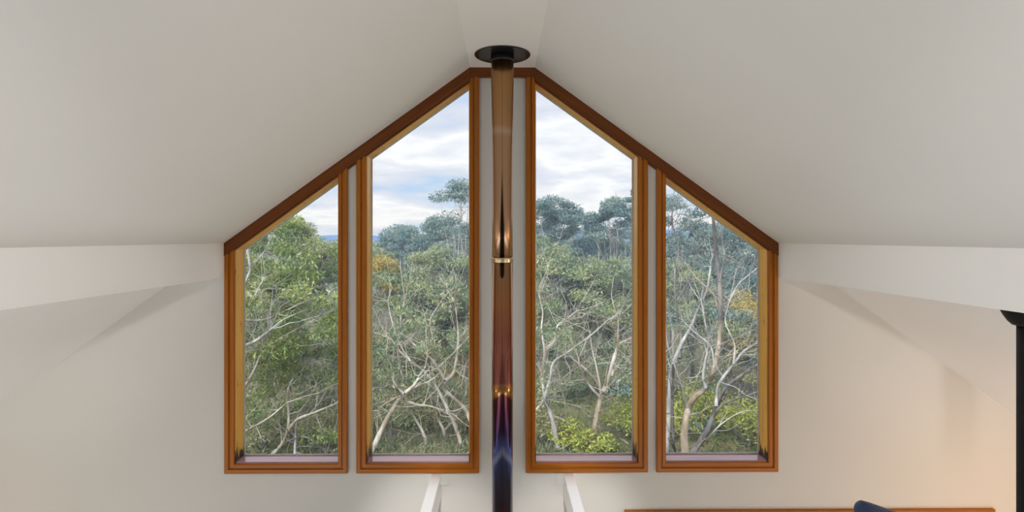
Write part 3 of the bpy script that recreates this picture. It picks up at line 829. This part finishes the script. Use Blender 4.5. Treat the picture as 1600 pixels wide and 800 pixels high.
# ---- crowns behind them
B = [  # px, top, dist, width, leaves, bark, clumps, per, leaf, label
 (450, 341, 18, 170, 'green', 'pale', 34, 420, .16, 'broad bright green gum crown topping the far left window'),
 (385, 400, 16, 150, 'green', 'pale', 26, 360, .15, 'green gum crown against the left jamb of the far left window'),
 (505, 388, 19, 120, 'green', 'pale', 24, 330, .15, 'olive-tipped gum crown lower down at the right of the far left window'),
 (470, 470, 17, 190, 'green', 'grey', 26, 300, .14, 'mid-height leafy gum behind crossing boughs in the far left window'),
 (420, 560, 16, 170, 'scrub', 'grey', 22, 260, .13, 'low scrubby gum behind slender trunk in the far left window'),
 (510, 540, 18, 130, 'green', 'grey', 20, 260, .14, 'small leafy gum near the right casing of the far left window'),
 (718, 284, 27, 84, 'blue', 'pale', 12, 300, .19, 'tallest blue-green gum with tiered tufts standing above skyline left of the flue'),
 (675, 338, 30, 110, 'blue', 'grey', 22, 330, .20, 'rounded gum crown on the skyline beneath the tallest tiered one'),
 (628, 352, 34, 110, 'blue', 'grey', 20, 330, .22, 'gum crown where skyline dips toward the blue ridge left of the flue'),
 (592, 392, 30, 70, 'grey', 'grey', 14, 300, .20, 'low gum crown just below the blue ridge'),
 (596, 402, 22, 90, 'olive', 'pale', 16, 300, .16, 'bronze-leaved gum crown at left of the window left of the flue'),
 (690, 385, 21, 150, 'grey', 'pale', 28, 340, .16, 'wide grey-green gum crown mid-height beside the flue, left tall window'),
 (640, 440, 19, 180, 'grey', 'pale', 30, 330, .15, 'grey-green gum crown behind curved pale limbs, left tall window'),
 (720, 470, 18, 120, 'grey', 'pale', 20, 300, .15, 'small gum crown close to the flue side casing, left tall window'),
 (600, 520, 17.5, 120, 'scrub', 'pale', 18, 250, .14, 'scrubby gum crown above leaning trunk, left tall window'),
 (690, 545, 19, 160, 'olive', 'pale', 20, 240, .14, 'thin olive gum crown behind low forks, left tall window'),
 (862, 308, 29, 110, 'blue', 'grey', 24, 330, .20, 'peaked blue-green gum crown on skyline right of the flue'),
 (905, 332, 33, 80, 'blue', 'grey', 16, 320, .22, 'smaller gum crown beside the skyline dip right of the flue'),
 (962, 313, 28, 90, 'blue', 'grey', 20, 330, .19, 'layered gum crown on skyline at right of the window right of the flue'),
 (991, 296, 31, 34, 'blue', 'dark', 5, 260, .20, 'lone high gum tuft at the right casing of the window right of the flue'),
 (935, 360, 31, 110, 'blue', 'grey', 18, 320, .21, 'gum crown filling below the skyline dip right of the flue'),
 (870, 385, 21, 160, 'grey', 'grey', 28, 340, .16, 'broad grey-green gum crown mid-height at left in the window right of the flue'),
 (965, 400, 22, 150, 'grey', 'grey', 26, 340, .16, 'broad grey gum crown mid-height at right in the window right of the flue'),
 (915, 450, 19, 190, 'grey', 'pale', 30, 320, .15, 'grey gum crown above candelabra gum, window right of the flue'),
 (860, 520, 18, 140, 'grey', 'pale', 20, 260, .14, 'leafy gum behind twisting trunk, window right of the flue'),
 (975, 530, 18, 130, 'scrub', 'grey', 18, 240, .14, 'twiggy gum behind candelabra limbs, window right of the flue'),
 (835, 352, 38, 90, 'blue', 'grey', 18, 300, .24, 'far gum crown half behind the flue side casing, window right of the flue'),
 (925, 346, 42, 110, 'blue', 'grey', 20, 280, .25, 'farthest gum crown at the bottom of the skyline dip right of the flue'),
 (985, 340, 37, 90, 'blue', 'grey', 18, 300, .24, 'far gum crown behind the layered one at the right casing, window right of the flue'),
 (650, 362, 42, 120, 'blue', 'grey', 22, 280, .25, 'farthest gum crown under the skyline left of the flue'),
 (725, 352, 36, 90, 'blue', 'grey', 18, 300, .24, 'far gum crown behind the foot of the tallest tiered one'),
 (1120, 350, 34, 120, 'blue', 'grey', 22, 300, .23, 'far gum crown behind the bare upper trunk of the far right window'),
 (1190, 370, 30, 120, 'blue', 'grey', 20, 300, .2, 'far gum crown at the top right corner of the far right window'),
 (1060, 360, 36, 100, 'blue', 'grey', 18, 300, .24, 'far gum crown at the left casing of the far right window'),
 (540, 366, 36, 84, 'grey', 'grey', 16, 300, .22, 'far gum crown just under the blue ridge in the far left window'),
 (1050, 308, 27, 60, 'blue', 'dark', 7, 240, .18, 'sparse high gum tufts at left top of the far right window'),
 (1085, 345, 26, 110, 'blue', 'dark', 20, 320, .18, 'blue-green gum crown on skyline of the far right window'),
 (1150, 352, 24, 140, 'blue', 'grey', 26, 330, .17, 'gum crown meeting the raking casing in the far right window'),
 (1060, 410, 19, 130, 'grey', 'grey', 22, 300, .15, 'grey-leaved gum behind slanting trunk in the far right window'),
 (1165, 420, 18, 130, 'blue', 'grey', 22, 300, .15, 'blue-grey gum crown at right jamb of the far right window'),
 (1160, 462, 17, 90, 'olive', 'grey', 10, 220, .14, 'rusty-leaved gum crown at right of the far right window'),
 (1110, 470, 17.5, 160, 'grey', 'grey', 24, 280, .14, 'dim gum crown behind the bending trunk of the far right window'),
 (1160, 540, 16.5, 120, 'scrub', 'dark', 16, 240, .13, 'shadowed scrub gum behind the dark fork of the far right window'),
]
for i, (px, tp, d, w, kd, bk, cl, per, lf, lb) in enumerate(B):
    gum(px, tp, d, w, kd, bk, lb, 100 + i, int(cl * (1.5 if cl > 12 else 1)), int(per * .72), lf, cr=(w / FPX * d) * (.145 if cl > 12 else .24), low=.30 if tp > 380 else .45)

# ---- the forest goes on beyond and to either side, uncountable
rs = np.random.RandomState(55)
cs = []
for i in range(2600):
    y = 9 + 70 * rs.rand() ** .8; half = (y + 4.5) * 1.0
    x = (rs.rand() - .5) * 2 * half
    if abs(x) < (y + 4.5) * .50 and y < 36: continue
    g0 = gz(x, y); t_ = min(3.3 - .4 * rs.rand(), g0 + 8.5)
    z = g0 + .5 + (t_ - g0 - .5) * rs.rand() ** .7
    cs.append(clump((x, y, z), .7 + .012 * y, 95, rs, .7))
tag(link('forest', leaf_mesh('forest', np.concatenate(cs), .30, rs), LF['grey']), 'distant bushland canopy carrying on behind the separate trees', 'forest', kind='stuff')

# ---- shrubs at the foot of the trees
S = [
 (1165, 14.2, 1.6, 1.5, 'wattle', 'bright yellow-green wattle under the dark fork in the far right window'),
 (1110, 15.5, 1.5, 1.5, 'wattle', 'yellow wattle behind the bending grey trunk base'),
 (1052, 15.0, 1.2, 1.2, 'wattle', 'yellowish shrub at the left foot of the far right window'),
 (982, 15.4, 1.5, 1.1, 'wattle', 'yellow-green shrub right of the candelabra gum foot'),
 (930, 14.0, 1.2, .55, 'wattle', 'low green shrub before the candelabra gum foot'),
 (885, 14.6, 1.4, .75, 'wattle', 'low yellow-green shrub between the twisting gum and candelabra gum'),
 (845, 15.0, 1.3, 1.1, 'scrub', 'grey-green shrub by the flue side of the window right of the flue'),
 (610, 15.6, 1.7, 1.5, 'scrub', 'grey-green shrub behind the leaning trunk foot'),
 (670, 16.4, 1.8, 1.6, 'scrub', 'grey-green shrub behind low forks left of the flue'),
 (730, 16.2, 1.6, 1.5, 'scrub', 'grey shrub nearest the flue in the left tall window'),
 (405, 15.0, 1.6, 1.5, 'scrub', 'dull shrub at left foot of the far left window'),
 (470, 15.6, 1.7, 1.4, 'scrub', 'dull twiggy shrub at middle foot of the far left window'),
 (520, 14.6, 1.3, 1.1, 'scrub', 'dull shrub at right foot of the far left window'),
]
for i, (px, d, w, h, kd, lb) in enumerate(S):
    shrub(px, d, w, h, kd, lb, 300 + i, 1500 if kd == 'wattle' else 1100)

# uncountable grass and low growth on the slope
rs = np.random.RandomState(77)
pts = []
for _ in range(26000):
    y = 7.0 + 26 * rs.rand() ** 1.6; x = (rs.rand() - .5) * 2 * (y + 4.5) * .52
    pts.append((x, y, gz(x, y) + .12 * rs.rand()))
go = link('grass', leaf_mesh('grass', np.array(pts), .26, rs, -1.3, .12), LF['sedge'])
tag(go, 'dry grass and low growth covering the slope under the trees', 'grass', kind='stuff')

# thin bluish haze lying over the bush
bm = bmesh.new(); box(bm, -100, 100, 6.0, 125, -8, 9.5)
m = bpy.data.materials.new('bush haze'); m.use_nodes = True
nt = m.node_tree; nt.nodes.clear()
o = N(nt, 'ShaderNodeOutputMaterial'); vs = N(nt, 'ShaderNodeVolumeScatter')
vs.inputs['Color'].default_value = (.45, .68, 1.0, 1); vs.inputs['Density'].default_value = .0055; vs.inputs['Anisotropy'].default_value = .0
L(nt, vs.outputs[0], o.inputs['Volume'])
tag(put('haze', bm, m), 'thin bluish haze hanging over the bush between the trees', 'haze', kind='stuff')

# ================================================================== LIGHT
w = bpy.data.worlds.new('cloudy sky'); SC.world = w; w.use_nodes = True
nt = w.node_tree; nt.nodes.clear()
o = N(nt, 'ShaderNodeOutputWorld'); bg = N(nt, 'ShaderNodeBackground'); L(nt, bg.outputs[0], o.inputs['Surface'])
tc = N(nt, 'ShaderNodeTexCoord')
sp = N(nt, 'ShaderNodeSeparateXYZ'); L(nt, tc.outputs['Generated'], sp.inputs['Vector'])
den = N(nt, 'ShaderNodeMath', operation='ADD'); L(nt, sp.outputs['Z'], den.inputs[0]); den.inputs[1].default_value = .16
mxz = N(nt, 'ShaderNodeMath', operation='MAXIMUM'); L(nt, den.outputs[0], mxz.inputs[0]); mxz.inputs[1].default_value = .05
dx = N(nt, 'ShaderNodeMath', operation='DIVIDE'); L(nt, sp.outputs['X'], dx.inputs[0]); L(nt, mxz.outputs[0], dx.inputs[1])
dy = N(nt, 'ShaderNodeMath', operation='DIVIDE'); L(nt, sp.outputs['Y'], dy.inputs[0]); L(nt, mxz.outputs[0], dy.inputs[1])
cb = N(nt, 'ShaderNodeCombineXYZ'); L(nt, dx.outputs[0], cb.inputs['X']); L(nt, dy.outputs[0], cb.inputs['Y'])
mp = N(nt, 'ShaderNodeMapping'); mp.inputs['Location'].default_value = (4.3, 1.7, 0); L(nt, cb.outputs[0], mp.inputs['Vector'])
n1 = N(nt, 'ShaderNodeTexNoise'); n1.inputs['Scale'].default_value = 1.15; n1.inputs['Detail'].default_value = 7; n1.inputs['Roughness'].default_value = .52
L(nt, mp.outputs[0], n1.inputs['Vector'])
cr_ = ramp(nt, [(.30, (.40, .60, .88)), (.38, (.58, .70, .90)), (.44, (.72, .76, .87)), (.50, (.84, .86, .93)), (.57, (1.05, 1.05, 1.06)), (.64, (.90, .91, .96)), (.74, (.72, .75, .84))])
L(nt, n1.outputs['Fac'], cr_.inputs['Fac'])
hz = N(nt, 'ShaderNodeMapRange'); hz.inputs['From Min'].default_value = -.04; hz.inputs['From Max'].default_value = .0
L(nt, sp.outputs['Z'], hz.inputs['Value'])
mx = N(nt, 'ShaderNodeMix', data_type='RGBA'); L(nt, hz.outputs['Result'], mx.inputs['Factor'])
mx.inputs['A'].default_value = (.16, .20, .16, 1); L(nt, cr_.outputs['Color'], mx.inputs['B'])
L(nt, mx.outputs['Result'], bg.inputs['Color']); bg.inputs['Strength'].default_value = 1.06

def light(typ, name, loc, energy, col, **kw):
    l = bpy.data.lights.new(name, typ); l.energy = energy; l.color = col
    for k, v in kw.items(): setattr(l, k, v)
    ob = bpy.data.objects.new(name, l); ob.location = loc; COL.objects.link(ob)
    return ob
sun = light('SUN', 'sun', (0, 0, 30), 5.5, (1, .96, .90), angle=math.radians(50))
sun.rotation_euler = Vector((.42, .62, -.66)).to_track_quat('-Z', 'Y').to_euler()
# unseen upward fill discs, added near the floor to brighten the room
for x, y, sz, en in ((-3.0, -4.0, 2.8, 56), (3.0, -4.0, 2.8, 56), (-3.4, -1.9, 1.7, 14), (3.4, -1.9, 1.7, 12)):
    up_ = light('AREA', 'floor fill', (x, y, .35), en, (.90, .955, 1), shape='DISK', size=sz)
    up_.rotation_euler = (PI, 0, 0)
def spot(loc, aim, energy, half, blend):
    l = light('SPOT', 'added spot', loc, energy, (1, .98, .95), spot_size=2 * math.radians(half), spot_blend=blend, shadow_soft_size=.12)
    l.rotation_euler = (Vector(aim) - Vector(loc)).to_track_quat('-Z', 'Y').to_euler()
# unseen spots added under the ridge: two wash the upright beam faces, two pick out the tie beams
for sx in (-1, 1):
    spot((-sx * .42, -6.4, 5.15), (sx * 2.15, -2.3, 4.2), 420, 11, 1.0)
    spot((sx * .42, -4.1, 5.1), (sx * .515, -.75, 2.36), 600, 8, .8)
light('POINT', 'warm lamp', (3.9, -1.5, 1.9), 40, (1, .58, .30), shadow_soft_size=.12)
light('POINT', 'warm lamp', (-4.2, -1.6, 1.6), 14, (1, .64, .36), shadow_soft_size=.12)
